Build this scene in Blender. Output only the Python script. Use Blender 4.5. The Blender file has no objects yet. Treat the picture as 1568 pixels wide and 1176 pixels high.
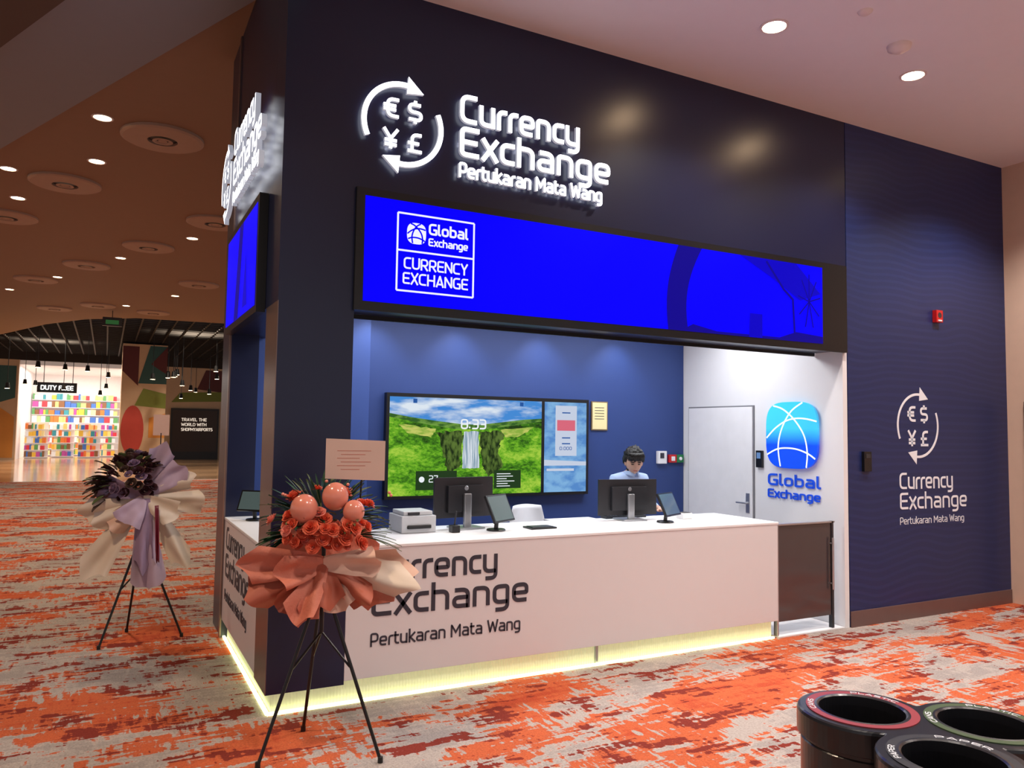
import bpy, bmesh, math, random
from mathutils import Vector, Matrix, noise as mnoise
random.seed(7)
sc=bpy.context.scene
try:
    sc.view_settings.view_transform='Standard'
    sc.view_settings.look='None'
except Exception: pass
PI=math.pi
# ------------------------------------------------------------------ materials
def lin(c):
    return tuple(((v/255)/12.92 if v/255<=0.04045 else ((v/255+0.055)/1.055)**2.4) for v in c)
def mat(name,col,rough=.5,metal=0,em=None,es=0,var=.06,vscale=8,coat=0,alpha=1,trans=0,bump=0,bscale=60,spec=.5,crough=.1):
    m=bpy.data.materials.new(name); m.use_nodes=True; nt=m.node_tree; b=nt.nodes['Principled BSDF']
    c=lin(col)
    tc=nt.nodes.new('ShaderNodeTexCoord'); nz=nt.nodes.new('ShaderNodeTexNoise'); nz.inputs['Scale'].default_value=vscale; nz.inputs['Detail'].default_value=4
    nt.links.new(tc.outputs['Object'],nz.inputs['Vector'])
    mx=nt.nodes.new('ShaderNodeMix'); mx.data_type='RGBA'
    mx.inputs[6].default_value=(*[v*(1-var) for v in c],1); mx.inputs[7].default_value=(*[min(1,v*(1+var)) for v in c],1)
    nt.links.new(nz.outputs['Fac'],mx.inputs[0]); nt.links.new(mx.outputs[2],b.inputs['Base Color'])
    b.inputs['Roughness'].default_value=rough; b.inputs['Metallic'].default_value=metal; b.inputs['Specular IOR Level'].default_value=spec
    b.inputs['Coat Weight'].default_value=coat; b.inputs['Coat Roughness'].default_value=crough
    if trans: b.inputs['Transmission Weight'].default_value=trans
    if alpha<1: b.inputs['Alpha'].default_value=alpha
    if em is not None:
        b.inputs['Emission Color'].default_value=(*lin(em),1); b.inputs['Emission Strength'].default_value=es
    if bump:
        n2=nt.nodes.new('ShaderNodeTexNoise'); n2.inputs['Scale'].default_value=bscale; n2.inputs['Detail'].default_value=5
        nt.links.new(tc.outputs['Object'],n2.inputs['Vector'])
        bp=nt.nodes.new('ShaderNodeBump'); bp.inputs['Strength'].default_value=bump; bp.inputs['Distance'].default_value=.01
        nt.links.new(n2.outputs['Fac'],bp.inputs['Height']); nt.links.new(bp.outputs['Normal'],b.inputs['Normal'])
    return m
def emit(name,col,s,base=(0,0,0)):
    return mat(name,base,rough=.4,em=col,es=s,var=0,spec=.05)
SIDE={}
# ------------------------------------------------------------------ mesh builder
class MB:
    def __init__(s): s.v=[];s.f=[];s.m=[];s.mats=[]
    def mi(s,m):
        if m not in s.mats: s.mats.append(m)
        return s.mats.index(m)
    def add(s,vs,fs,m):
        o=len(s.v); s.v+=[tuple(v) for v in vs]; k=s.mi(m)
        for f in fs: s.f.append(tuple(i+o for i in f)); s.m.append(k)
    def box(s,x0,x1,y0,y1,z0,z1,m,M=None):
        vs=[Vector((x,y,z)) for x in(x0,x1) for y in(y0,y1) for z in(z0,z1)]
        if M: vs=[M@v for v in vs]
        s.add(vs,[(0,1,3,2),(4,6,7,5),(0,4,5,1),(2,3,7,6),(0,2,6,4),(1,5,7,3)],m)
    def prism(s,poly,fm,w0,w1,m):
        n=len(poly); vs=[fm(u,v,w0) for u,v in poly]+[fm(u,v,w1) for u,v in poly]
        s.add(vs,[tuple(range(n)),tuple(range(n,2*n))],m)
        s.add(vs,[(i,(i+1)%n,(i+1)%n+n,i+n) for i in range(n)],SIDE.get(m.name,m))
    def flat(s,poly,fm,w,m): s.add([fm(u,v,w) for u,v in poly],[tuple(range(len(poly)))],m)
    def cyl(s,p0,p1,r0,r1,m,n=16,cap=True):
        p0=Vector(p0);p1=Vector(p1);d=(p1-p0).normalized(); a=d.orthogonal().normalized(); b=d.cross(a)
        vs=[p0+(a*math.cos(2*PI*i/n)+b*math.sin(2*PI*i/n))*r0 for i in range(n)]+[p1+(a*math.cos(2*PI*i/n)+b*math.sin(2*PI*i/n))*r1 for i in range(n)]
        fs=[(i,(i+1)%n,(i+1)%n+n,i+n) for i in range(n)]
        if cap: fs+=[tuple(range(n)),tuple(range(n,2*n))]
        s.add(vs,fs,m)
    def lathe(s,prof,c,m,n=32,M=None):
        vs=[];k=len(prof)
        for i in range(n):
            a=2*PI*i/n
            for r,z in prof:
                p=Vector((r*math.cos(a),r*math.sin(a),z))
                if M: p=M@p
                vs.append(p+Vector(c))
        fs=[(i*k+j,((i+1)%n)*k+j,((i+1)%n)*k+j+1,i*k+j+1) for i in range(n) for j in range(k-1)]
        s.add(vs,fs,m)
    def sph(s,c,r,m,M=None,nu=20,nv=12,fn=None):
        c=Vector(c); r=Vector(r) if hasattr(r,'__len__') else Vector((r,r,r)); vs=[]
        for j in range(nv+1):
            t=PI*j/nv
            for i in range(nu):
                a=2*PI*i/nu; d=Vector((math.sin(t)*math.cos(a),math.sin(t)*math.sin(a),math.cos(t)))
                p=Vector((d.x*r.x,d.y*r.y,d.z*r.z))
                if fn: p=fn(d,p)
                if M: p=M@p
                vs.append(p+c)
        fs=[(j*nu+i,j*nu+(i+1)%nu,(j+1)*nu+(i+1)%nu,(j+1)*nu+i) for j in range(nv) for i in range(nu)]
        s.add(vs,fs,m)
    def grid(s,fn,nu,nv,m):
        vs=[fn(i/nu,j/nv) for j in range(nv+1) for i in range(nu+1)]
        s.add(vs,[(j*(nu+1)+i,j*(nu+1)+i+1,(j+1)*(nu+1)+i+1,(j+1)*(nu+1)+i) for j in range(nv) for i in range(nu)],m)
    def make(s,name,parent=None,smooth=False,bevel=0,seg=2,solid=0,recalc=True):
        me=bpy.data.meshes.new(name); me.from_pydata(s.v,[],s.f)
        for m in s.mats: me.materials.append(m)
        for p,k in zip(me.polygons,s.m): p.material_index=k; p.use_smooth=smooth
        if recalc:
            bm=bmesh.new(); bm.from_mesh(me); bmesh.ops.remove_doubles(bm,verts=bm.verts,dist=1e-5)
            bmesh.ops.recalc_face_normals(bm,faces=bm.faces); bm.to_mesh(me); bm.free()
        o=bpy.data.objects.new(name,me); bpy.context.collection.objects.link(o)
        if parent: o.parent=parent
        if bevel:
            b=o.modifiers.new('b','BEVEL'); b.width=bevel; b.segments=seg; b.limit_method='ANGLE'; b.angle_limit=.6
        if solid:
            b=o.modifiers.new('s','SOLIDIFY'); b.thickness=solid
        return o
def empty(name,loc=(0,0,0)):
    o=bpy.data.objects.new(name,None); o.empty_display_size=.1; bpy.context.collection.objects.link(o); return o
FR=lambda x0,z0,y=0: (lambda u,v,w: Vector((x0+u,y-w,z0+v)))
LF=lambda y0,z0,x=0: (lambda u,v,w: Vector((x-w,y0-u,z0+v)))
# ------------------------------------------------------------------ stroke font
G={
'C':(.70,[[(.62,.92),(.08,.92,.26),(.08,.08,.26),(.62,.08)]]),
'u':(.66,[[(.08,.74),(.08,.08,.2),(.52,.08)],[(.52,.74),(.52,0)]]),
'r':(.43,[[(.08,0),(.08,.66,.2),(.39,.66)]]),
'e':(.66,[[(.52,.08),(.08,.08,.2),(.08,.66,.2),(.52,.66,.2),(.52,.36,.04),(.08,.36)]]),
'n':(.66,[[(.08,0),(.08,.66,.1),(.52,.66,.2),(.52,0)]]),
'c':(.54,[[(.48,.66),(.08,.66,.2),(.08,.08,.2),(.48,.08)]]),
'y':(.66,[[(.08,.74),(.08,.08,.2),(.52,.08)],[(.52,.74),(.52,-.2,.2),(.12,-.2)]]),
'E':(.66,[[(.60,.92),(.08,.92,.14),(.08,.08,.14),(.60,.08)],[(.08,.5),(.55,.5)]]),
'F':(.62,[[(.60,.92),(.08,.92,.14),(.08,.0)],[(.08,.5),(.50,.5)]]),
'x':(.58,[[(.05,.74),(.51,0)],[(.51,.74),(.05,0)]]),
'h':(.66,[[(.08,1.02),(.08,0)],[(.08,.66),(.52,.66,.2),(.52,0)]]),
'a':(.66,[[(.10,.66),(.52,.66,.2),(.52,0)],[(.52,.39),(.08,.39,.16),(.08,.08,.16),(.52,.08)]]),
'g':(.66,[[(.52,.08),(.08,.08,.2),(.08,.66,.2),(.52,.66,.1),(.52,-.2,.2),(.12,-.2)]]),
'P':(.68,[[(.08,0),(.08,.92,.12),(.56,.92,.22),(.56,.38,.22),(.08,.38)]]),
't':(.46,[[(.12,.94),(.12,.08,.2),(.40,.08)],[(.0,.66),(.38,.66)]]),
'k':(.58,[[(.08,1.02),(.08,0)],[(.51,.74),(.14,.38),(.53,0)]]),
'M':(.92,[[(.08,0),(.08,.92,.05),(.42,.36),(.76,.92,.05),(.76,0)]]),
'W':(.98,[[(.05,1),(.25,.07,.04),(.47,.82,.04),(.69,.07,.04),(.89,1)]]),
'G':(.74,[[(.62,.92),(.08,.92,.26),(.08,.08,.26),(.62,.08,.05),(.62,.46,.03),(.38,.46)]]),
'l':(.32,[[(.08,1.02),(.08,.08,.14),(.26,.08)]]),
'o':(.66,[[(.3,.08),(.08,.08,.2),(.08,.66,.2),(.52,.66,.2),(.52,.08,.2),(.29,.08)]]),
'b':(.66,[[(.08,1.02),(.08,.08,.06),(.52,.08,.2),(.52,.66,.2),(.08,.66)]]),
'U':(.74,[[(.08,1),(.08,.08,.26),(.62,.08,.26),(.62,1)]]),
'R':(.72,[[(.08,0),(.08,.92,.12),(.58,.92,.22),(.58,.42,.22),(.08,.42)],[(.32,.42),(.62,0)]]),
'N':(.74,[[(.08,0),(.08,.92,.05),(.62,.08,.05),(.62,1)]]),
'Y':(.68,[[(.04,1),(.32,.46,.05),(.60,1)],[(.32,.46),(.32,0)]]),
'X':(.68,[[(.05,1),(.61,0)],[(.61,1),(.05,0)]]),
'H':(.76,[[(.08,1),(.08,0)],[(.62,1),(.62,0)],[(.08,.5),(.62,.5)]]),
'A':(.72,[[(.05,0),(.34,.95,.03),(.63,0)],[(.16,.26),(.52,.26)]]),
'T':(.62,[[(.02,.92),(.58,.92)],[(.30,.92),(.30,0)]]),
'V':(.70,[[(.05,1),(.34,.06,.03),(.63,1)]]),
'L':(.60,[[(.08,1),(.08,.08,.1),(.54,.08)]]),
'O':(.76,[[(.3,.08),(.08,.08,.26),(.08,.92,.26),(.62,.92,.26),(.62,.08,.26),(.29,.08)]]),
'D':(.76,[[(.3,.08),(.08,.08,.05),(.08,.92,.05),(.62,.92,.3),(.62,.08,.3),(.29,.08)]]),
'I':(.26,[[(.10,1),(.10,0)]]),
'S':(.68,[[(.56,.92),(.08,.92,.2),(.08,.5,.2),(.58,.5,.2),(.58,.08,.2),(.06,.08)]]),
'$':(.68,[[(.56,.88),(.08,.88,.2),(.08,.5,.2),(.58,.5,.2),(.58,.12,.2),(.06,.12)],[(.33,1.08),(.33,.86)],[(.33,.14),(.33,-.08)]]),
'€':(.70,[[(.66,.92),(.18,.92,.28),(.18,.08,.28),(.66,.08)],[(.0,.60),(.54,.60)],[(.0,.40),(.54,.40)]]),
'¥':(.70,[[(.04,1),(.34,.5,.03),(.64,1)],[(.34,.5),(.34,0)],[(.08,.42),(.60,.42)],[(.08,.2),(.60,.2)]]),
'£':(.68,[[(.62,.92),(.22,.92,.26),(.22,.08)],[(.04,.08),(.64,.08)],[(.04,.48),(.52,.48)]]),
'8':(.68,[[(.3,.08),(.08,.08,.2),(.08,.92,.2),(.58,.92,.2),(.58,.08,.2),(.29,.08)],[(.08,.5),(.58,.5)]]),
'3':(.66,[[(.06,.92),(.56,.92,.2),(.56,.08,.2),(.06,.08)],[(.16,.5),(.56,.5)]]),
'2':(.66,[[(.06,.92),(.56,.92,.2),(.56,.5,.2),(.08,.5,.2),(.08,.08,.05),(.6,.08)]]),
'7':(.62,[[(.04,.92),(.56,.92,.05),(.26,0)]]),
'0':(.66,[[(.3,.08),(.08,.08,.2),(.08,.92,.2),(.54,.92,.2),(.54,.08,.2),(.29,.08)]]),
'.':(.24,[[(.10,.16),(.10,0)]]),
':':(.26,[[(.10,.70),(.10,.54)],[(.10,.26),(.10,.10)]]),
' ':(.34,[]),
}
def roundpts(pts):
    out=[]
    for i,p in enumerate(pts):
        r=p[2] if len(p)>2 else 0
        q=Vector(p[:2])
        if r and 0<i<len(pts)-1:
            a=Vector(pts[i-1][:2]);b=Vector(pts[i+1][:2])
            la=(a-q).length; lb=(b-q).length; r=min(r,la*.5 if (i>1) else la*.98,lb*.5 if i<len(pts)-2 else lb*.98)
            s=q+(a-q).normalized()*r; e=q+(b-q).normalized()*r
            n=6
            for k in range(n+1):
                t=k/n; out.append(s*(1-t)**2+q*2*t*(1-t)+e*t*t)
        else: out.append(q)
    return out
def ribbon(mb,pts,hw,fm,w0,w1,m):
    pts=[Vector(p) for p in pts]
    q=[pts[0]]
    for p in pts[1:]:
        if (p-q[-1]).length>1e-6: q.append(p)
    pts=q; n=len(pts); L=[];R=[]
    for i in range(n):
        d0=(pts[i]-pts[i-1]).normalized() if i>0 else None
        d1=(pts[i+1]-pts[i]).normalized() if i<n-1 else None
        if d0 is None: d0=d1
        if d1 is None: d1=d0
        n0=Vector((-d0.y,d0.x)); n1=Vector((-d1.y,d1.x)); b=(n0+n1)
        b=b.normalized() if b.length>1e-4 else n0
        k=hw/max(.45,b.dot(n0)); L.append(pts[i]+b*k); R.append(pts[i]-b*k)
    vs=[]
    for i in range(n):
        vs+=[fm(L[i].x,L[i].y,w0),fm(R[i].x,R[i].y,w0),fm(R[i].x,R[i].y,w1),fm(L[i].x,L[i].y,w1)]
    ff=[];fsd=[]
    for i in range(n-1):
        a=4*i;b=a+4
        for j in range(4): (fsd if j%2 else ff).append((a+j,a+(j+1)%4,b+(j+1)%4,b+j))
    fsd+=[(0,1,2,3),(4*n-4,4*n-3,4*n-2,4*n-1)]
    mb.add(vs,ff,m); mb.add(vs,fsd,SIDE.get(m.name,m))
def text(mb,s,fm,cap,width,w0,w1,m,wt=.078,tr=0):
    tot=sum(G[c][0]+tr for c in s)-.08-tr
    sx=width/tot; x=0
    for c in s:
        adv,st=G[c]
        for p in st:
            rp=roundpts(p); ribbon(mb,[((x+q.x)*sx,q.y*cap) for q in rp],wt*cap,fm,w0,w1,m)
        x+=adv+tr
def icon(mb,fm,r,w0,w1,m,th=.05):
    for a0,a1 in ((205,85),(25,-95)):
        pts=[(r*math.cos(math.radians(a0+(a1-a0)*i/28)),r*math.sin(math.radians(a0+(a1-a0)*i/28))) for i in range(29)]
        ribbon(mb,pts,r*th*1.3,fm,w0,w1,m)
        a=math.radians(a1); e=math.radians(a1-26)
        P=[(r*.80*math.cos(a),r*.80*math.sin(a)),(r*1.24*math.cos(a),r*1.24*math.sin(a)),(r*1.0*math.cos(e),r*1.0*math.sin(e))]
        mb.prism(P,fm,w0,w1,m)
    c=r*.50
    for ch,x,y in(('€',-.52,.12),('$',.10,.12),('¥',-.52,-.66),('£',.10,-.66)):
        text(mb,ch,(lambda u,v,w,x=x,y=y:fm(x*r+u,y*r+v,w)),c,r*.37,w0,w1,m,wt=.08)
def spline(P,n=8):
    out=[]; Q=[P[0]]+list(P)+[P[-1]]
    for i in range(1,len(Q)-2):
        p0,p1,p2,p3=[Vector(q) for q in Q[i-1:i+3]]
        for k in range(n):
            t=k/n; out.append(.5*((2*p1)+(p2-p0)*t+(2*p0-5*p1+4*p2-p3)*t*t+(3*p1-p0-3*p2+p3)*t**3))
    out.append(Vector(P[-1])); return out
def globe(mb,fm,rx,ry,w0,w1,m,ml,lw=.035,n_=2.9):
    def se(t,n=n_):
        c,s=math.cos(t),math.sin(t); return (rx*math.copysign(abs(c)**(2/n),c),ry*math.copysign(abs(s)**(2/n),s))
    mb.prism([se(2*PI*i/48) for i in range(48)],fm,w0,w1,m)
    for P in ([(-1.0,-.12),(-.62,.20),(-.2,.42),(.2,.5),(.6,.48),(1,.40)],[(-.72,.9),(-.3,.78),(.15,.45),(.5,0),(.62,-.5),(.58,-.95)],[(.45,.97),(.0,.70),(-.35,.2),(-.5,-.35),(-.42,-.95)],[(-.98,-.62),(-.5,-.42),(.1,-.40),(.6,-.52),(.97,-.72)]):
        A=[(q.x*rx,q.y*ry) for q in spline(P)]
        A=[p for p in A if (abs(p[0]/rx)**n_+abs(p[1]/ry)**n_)<.985]
        if len(A)>2: ribbon(mb,A,lw*rx,fm,w1-.0005,w1+.003,ml)
# ------------------------------------------------------------------ camera
yaw,pit,rol=0.48331,0.06079,0.01508
f=Vector((math.sin(yaw)*math.cos(pit),math.cos(yaw)*math.cos(pit),math.sin(pit)))
rt=Vector((math.cos(yaw),-math.sin(yaw),0)); up=rt.cross(f)
rt2=rt*math.cos(rol)+up*math.sin(rol); up2=-rt*math.sin(rol)+up*math.cos(rol)
cd=bpy.data.cameras.new('camera'); cd.sensor_width=36; cd.lens=1180.93/1568*36; cd.clip_end=200
cam=bpy.data.objects.new('camera',cd); bpy.context.collection.objects.link(cam)
M=Matrix((rt2,up2,-f)).transposed().to_4x4(); M.translation=Vector((-0.8915,-4.7632,1.7)); cam.matrix_world=M
sc.camera=cam
# ------------------------------------------------------------------ palette
navy=mat('navy_lacquer',(22,28,58),rough=.31,var=.03)
bluein=mat('blue_paint',(38,62,122),rough=.5,var=.03)
bluein2=mat('blue_paint_light',(50,76,142),rough=.5,var=.03)
white=mat('white_paint',(228,228,230),rough=.45,var=.02)
counterw=mat('counter_laminate',(216,212,214),rough=.35,var=.015)
black=mat('black_plastic',(14,14,16),rough=.35)
darkg=mat('dark_grey_plastic',(42,43,48),rough=.4)
silver=mat('silver_metal',(185,187,192),rough=.3,metal=.8)
brass=mat('bronze_metal',(128,108,102),rough=.3,metal=.6)
signw=emit('sign_white_led',(248,250,255),2.6,(230,230,235))
SIDE['sign_white_led']=mat('sign_letter_return',(190,192,200),rough=.4,em=(225,230,245),es=.34,var=0)
gtext=mat('grey_vinyl_text',(48,48,60),rough=.5)
wtext=mat('white_vinyl_text',(225,225,230),rough=.5,em=(225,225,230),es=.10)
def wavewall():
    m=mat('navy_vinyl_waves',(27,38,92),rough=.42,var=.02); nt=m.node_tree; b=nt.nodes['Principled BSDF']
    tc=nt.nodes.new('ShaderNodeTexCoord'); w=nt.nodes.new('ShaderNodeTexWave'); w.wave_type='BANDS'; w.bands_direction='Z'
    w.inputs['Scale'].default_value=4.5; w.inputs['Distortion'].default_value=9; w.inputs['Detail'].default_value=0; w.inputs['Detail Scale'].default_value=.35
    nt.links.new(tc.outputs['Object'],w.inputs['Vector'])
    r=nt.nodes.new('ShaderNodeValToRGB'); r.color_ramp.elements[0].position=.55; r.color_ramp.elements[1].position=.8
    r.color_ramp.elements[0].color=(*lin((20,36,84)),1); r.color_ramp.elements[1].color=(*lin((26,42,92)),1)
    nt.links.new(w.outputs['Color'],r.inputs[0]); nt.links.new(r.outputs[0],b.inputs['Base Color'])
    return m
wavem=wavewall()
def carpet():
    m=bpy.data.materials.new('carpet'); m.use_nodes=True; nt=m.node_tree; b=nt.nodes['Principled BSDF']; N=nt.nodes.new; Lk=nt.links.new
    tc=N('ShaderNodeTexCoord')
    def nz(sx,sy,det,dist,rot,rough=.6,off=0):
        mp=N('ShaderNodeMapping'); mp.inputs['Rotation'].default_value=(0,0,rot); mp.inputs['Scale'].default_value=(sx,sy,1); mp.inputs['Location'].default_value=(off,off*.7,0)
        Lk(tc.outputs['Object'],mp.inputs['Vector']); n=N('ShaderNodeTexNoise'); n.inputs['Scale'].default_value=1; n.inputs['Detail'].default_value=det; n.inputs['Roughness'].default_value=rough; n.inputs['Distortion'].default_value=dist
        Lk(mp.outputs[0],n.inputs['Vector']); return n.outputs['Fac']
    def math_(op,a,b_):
        k=N('ShaderNodeMath'); k.operation=op
        for i,x in enumerate((a,b_)):
            if isinstance(x,(int,float)): k.inputs[i].default_value=x
            else: Lk(x,k.inputs[i])
        return k.outputs[0]
    def comb(a,wa,b_,wb,c,wc): return math_('ADD',math_('MULTIPLY',a,wa),math_('ADD',math_('MULTIPLY',b_,wb),math_('MULTIPLY',c,wc)))
    def ramp(v,stops):
        r=N('ShaderNodeValToRGB'); cr=r.color_ramp
        while len(cr.elements)<len(stops): cr.elements.new(.5)
        for e,(p,c) in zip(cr.elements,stops): e.position=p; e.color=(*(lin(c) if len(c)==3 else (c[0],)*3),1)
        Lk(v,r.inputs[0]); return r.outputs[0]
    def mixc(f_,a,b_):
        mo=N('ShaderNodeMix'); mo.data_type='RGBA'; Lk(f_,mo.inputs[0])
        for i,x in((6,a),(7,b_)):
            if isinstance(x,tuple): mo.inputs[i].default_value=(*lin(x),1)
            else: Lk(x,mo.inputs[i])
        return mo.outputs[2]
    big=nz(.9,1.7,3,.5,.35,.5); st1=nz(3.5,22,3,.35,.5,.6,3); st2=nz(24,4.5,3,.3,.35,.6,9); med=nz(2.6,5,3,.5,.2,.5,14); big2=nz(1.0,1.6,2,.4,-.2,.5,33)
    v=comb(big,.55,st1,.27,st2,.18)
    base=ramp(v,[(.0,(150,142,140)),(.44,(166,156,150)),(.50,(188,176,168)),(.512,(196,98,64)),(.56,(206,104,66)),(.62,(190,82,54))])
    v2=comb(med,.5,st1,.3,st2,.2)
    c1=mixc(ramp(v2,[(.0,(0,)),(.545,(0,)),(.556,(1,))]),base,(134,54,44))
    v3=comb(big2,.45,med,.25,st2,.30)
    c2=mixc(ramp(v3,[(.0,(1,)),(.428,(1,)),(.438,(0,)),(1,(0,))]),c1,(182,170,162))
    D=nz(90,90,2,0,0,.6); mx=N('ShaderNodeMix'); mx.data_type='RGBA'; mx.blend_type='MULTIPLY'; mx.inputs[0].default_value=.5
    Lk(c2,mx.inputs[6]); Lk(ramp(D,[(.3,(.45,)),(.6,(1,))]),mx.inputs[7]); Lk(mx.outputs[2],b.inputs['Base Color'])
    b.inputs['Roughness'].default_value=.95; b.inputs['Specular IOR Level'].default_value=.1
    bp=N('ShaderNodeBump'); bp.inputs['Strength'].default_value=.35; bp.inputs['Distance'].default_value=.01; Lk(D,bp.inputs['Height']); Lk(bp.outputs[0],b.inputs['Normal'])
    return m
# ------------------------------------------------------------------ floor
mb=MB(); mb.add([(-16,-9,0),(12,-9,0),(12,22,0),(-16,22,0)],[(0,1,2,3)],carpet())
marble=mat('polished_marble',(196,158,124),rough=.12,var=.15,vscale=.8)
mb.add([(-16,22,0),(16,22,0),(16,50,0),(-16,50,0)],[(0,1,2,3)],marble); mb.make('floor')
# ------------------------------------------------------------------ shell of the kiosk
HC=4.595
mb=MB(); mb.box(0,5.035,0,.3,2.47,HC+.45,navy); mb.make('wall_front_header')
mb=MB(); mb.box(0,.3,.301,2.45,2.47,5.0,navy); mb.make('wall_side_header')
mb=MB(); mb.box(0.004,.47,.0,.38,.125,2.47,navy); mb.box(0,.004,.0,.38,.125,2.47,brass); mb.make('wall_corner_pillar')
mb=MB(); mb.box(0.0,.22,1.93,2.45,0,2.47,navy); mb.box(-.012,.0,1.93,1.99,0,5.0,brass); mb.make('wall_rear_pillar')
mb=MB(); mb.box(.22,4.97,2.163,2.35,0,2.9,bluein); mb.box(.22,1.24,2.12,2.163,0,2.9,bluein2); mb.make('wall_back')
mb=MB(); mb.box(4.98,5.035,0,2.35,0,2.47,white); mb.box(4.98,5.035,.3,2.35,2.47,2.9,white); mb.make('wall_white_side')
mb=MB(); mb.box(5.045,7.5,0,.25,0,HC+.1,wavem); mb.make('wall_right')
mb=MB(); mb.box(5.035,5.045,.01,.2,0,HC,black); mb.make('trim_seam')
beige=mat('beige_wall',(208,180,160),rough=.6)
mb=MB(); mb.box(7.5,7.7,-6,.25,0,HC+.1,beige); mb.make('wall_far_right')
mb=MB(); mb.box(5.045,7.49,-.015,-.001,0,.14,mat('bronze_skirting',(112,86,82),rough=.4,metal=.2)); mb.make('baseboard_right',bevel=.002)
mb=MB(); mb.box(.3,4.98,.3,2.163,2.9,3.0,white); mb.make('ceiling_kiosk')
mb=MB(); mb.box(.47,4.97,.301,.32,2.44,2.47,black); mb.make('trim_header')
doorw=mat('cream_door',(215,190,170),rough=.5)
mb=MB(); mb.box(7.47,7.499,-1.15,-.18,0,2.08,brass); mb.box(7.455,7.47,-1.08,-.25,.01,2.02,doorw); mb.cyl((7.455,-.33,1.0),(7.40,-.33,1.0),.012,.012,silver); mb.cyl((7.41,-.33,1.0),(7.41,-.46,1.0),.01,.01,silver); mb.make('door_2',bevel=.003)
# ------------------------------------------------------------------ ceilings
ceilw=mat('ceiling_plaster',(228,222,224),rough=.7,var=.02)
ceilb=mat('ceiling_brown',(152,118,90),rough=.7,var=.04)
ceilg=mat('ceiling_grey',(140,138,140),rough=.6,var=.03)
ceild=mat('ceiling_dark',(84,62,52),rough=.6,var=.03)
mb=MB(); mb.box(.2,12,-9,-.001,HC,HC+.1,ceilw); mb.make('ceiling_right')
brown=[(-16,40),(-16,-9),(.2,-9),(.2,2.45),(12,2.45),(12,21),(2.3,21.3),(-.2,21.6),(-1.6,22.8),(-2.8,25),(-4.5,29.4),(-7,34)]
mb=MB(); ID=lambda u,v,w:Vector((u,v,w)); mb.prism(brown,ID,5.0,5.05,ceilb); mb.make('ceiling_left')
mb=MB(); mb.prism([(.19,.78),(-4.2,10.75),(-5.4,10.75),(.19,-1.3)],ID,4.965,4.999,ceilg); mb.make('ceiling_grey_bulkhead')
mb=MB(); mb.prism([(.19,-1.32),(-5.42,10.75),(-12,10.75),(-12,-9),(.19,-9)],ID,4.93,4.999,ceild); mb.make('ceiling_dark_bulkhead')
blk=mat('black_ceiling',(10,9,9),rough=.8)
mb=MB(); mb.box(-16,16,21,50,6.6,6.7,blk); mb.make('ceiling_void')
grid=mat('black_lattice',(26,22,20),rough=.6)
mb=MB()
for i in range(46): x=-12+i*.5; mb.box(x,x+.05,21.5,37.9,5.08,5.2,grid)
for j in range(33): y=21.6+j*.5; mb.box(-12,11,y,y+.05,5.08,5.2,grid)
mb.make('ceiling_lattice')
# ------------------------------------------------------------------ downlights
warm=emit('downlight_lens',(255,226,178),16,(255,255,255)); warm2=emit('downlight_lens_white',(255,216,170),110,(255,255,255)); cool=emit('downlight_lens_cool',(240,245,255),8,(255,255,255))
trimw=mat('downlight_trim',(225,210,204),rough=.5)
def spot(name,loc,en,ang=100,col=(1,.80,.58),rad=.06,blend=.6,rot=(0,0,0)):
    l=bpy.data.lights.new(name,'SPOT'); l.energy=en; l.spot_size=math.radians(ang); l.spot_blend=blend; l.color=col; l.shadow_soft_size=rad
    o=bpy.data.objects.new(name,l); o.location=loc; o.rotation_euler=rot; bpy.context.collection.objects.link(o); return o
def downlight(x,y,z,r,m,tm):
    mb=MB(); mb.lathe([(r,0),(r,-.006),(r*.82,-.008),(r*.78,.0)],(x,y,z),tm,24); mb.lathe([(0.0001,-.004),(r*.79,-.004)],(x,y,z),m,24); return mb.make('ceiling_downlight',smooth=False)
for x,y in((3.19,-.91),(4.72,-.91)):
    downlight(x,y,HC,.10,warm2,trimw); spot('lamp_downlight',(x,y,HC-.03),190,125,(1,.91,.84),.10)
for x,y in((6.4,-1.1),(3.2,-3.2),(5.4,-3.4),(1.0,-3.4),(3.0,-6)):  # downlights out of view, added to light the carpet on the right
    downlight(x,y,HC,.10,warm,trimw); spot('lamp_downlight',(x,y,HC-.03),270,125,(1,.91,.84),.09)
for x,y in((-1.06,4.49),(-1.13,6.09),(-2.15,6.99),(-2.17,8.47),(.32,9.74),(-.77,12.21),(-1.99,15.19),(-3.13,17.7),(.53,16.45),(-.53,18.97),(-2.9,11.6),(1.4,12.5)):
    downlight(x,y,5.0,.11,warm,trimw)
for x,y in((-1.06,4.49),(-2.15,7.4),(.32,10.2),(-2.0,13),(.2,17.5),(-4.5,16),(-1.8,-1.2)):
    spot('lamp_hall',(x,y,4.85 if y<3.6 else 4.95),330,130,(1,.76,.54),.1)
ringm=mat('diffuser_plaster',(182,150,126),rough=.6)
for k,(x,y) in enumerate(((-.45,4.78),(-1.52,7.26),(-.33,10.81),(-1.38,13.29),(-2.44,15.73),(.89,14.37),(-2.43,9.7),(.54,8.37),(-1.22,19.28),(-2.32,20.6),(.2,19.9))):
    mb=MB(); mb.lathe([(.44,.0),(.44,-.03),(.41,-.045),(.16,-.05),(.16,-.02)],(x,y,5.0),ringm,36)
    mb.lathe([(.16,-.02),(.001,-.02)],(x,y,5.0),black,36); mb.lathe([(.11,-.055),(.08,-.06),(.06,-.045)],(x,y,5.0),ringm,24); mb.lathe([(.05,-.05),(.001,-.05)],(x,y,5),ringm,24)
    mb.make('ceiling_air_diffuser',smooth=False)
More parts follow.
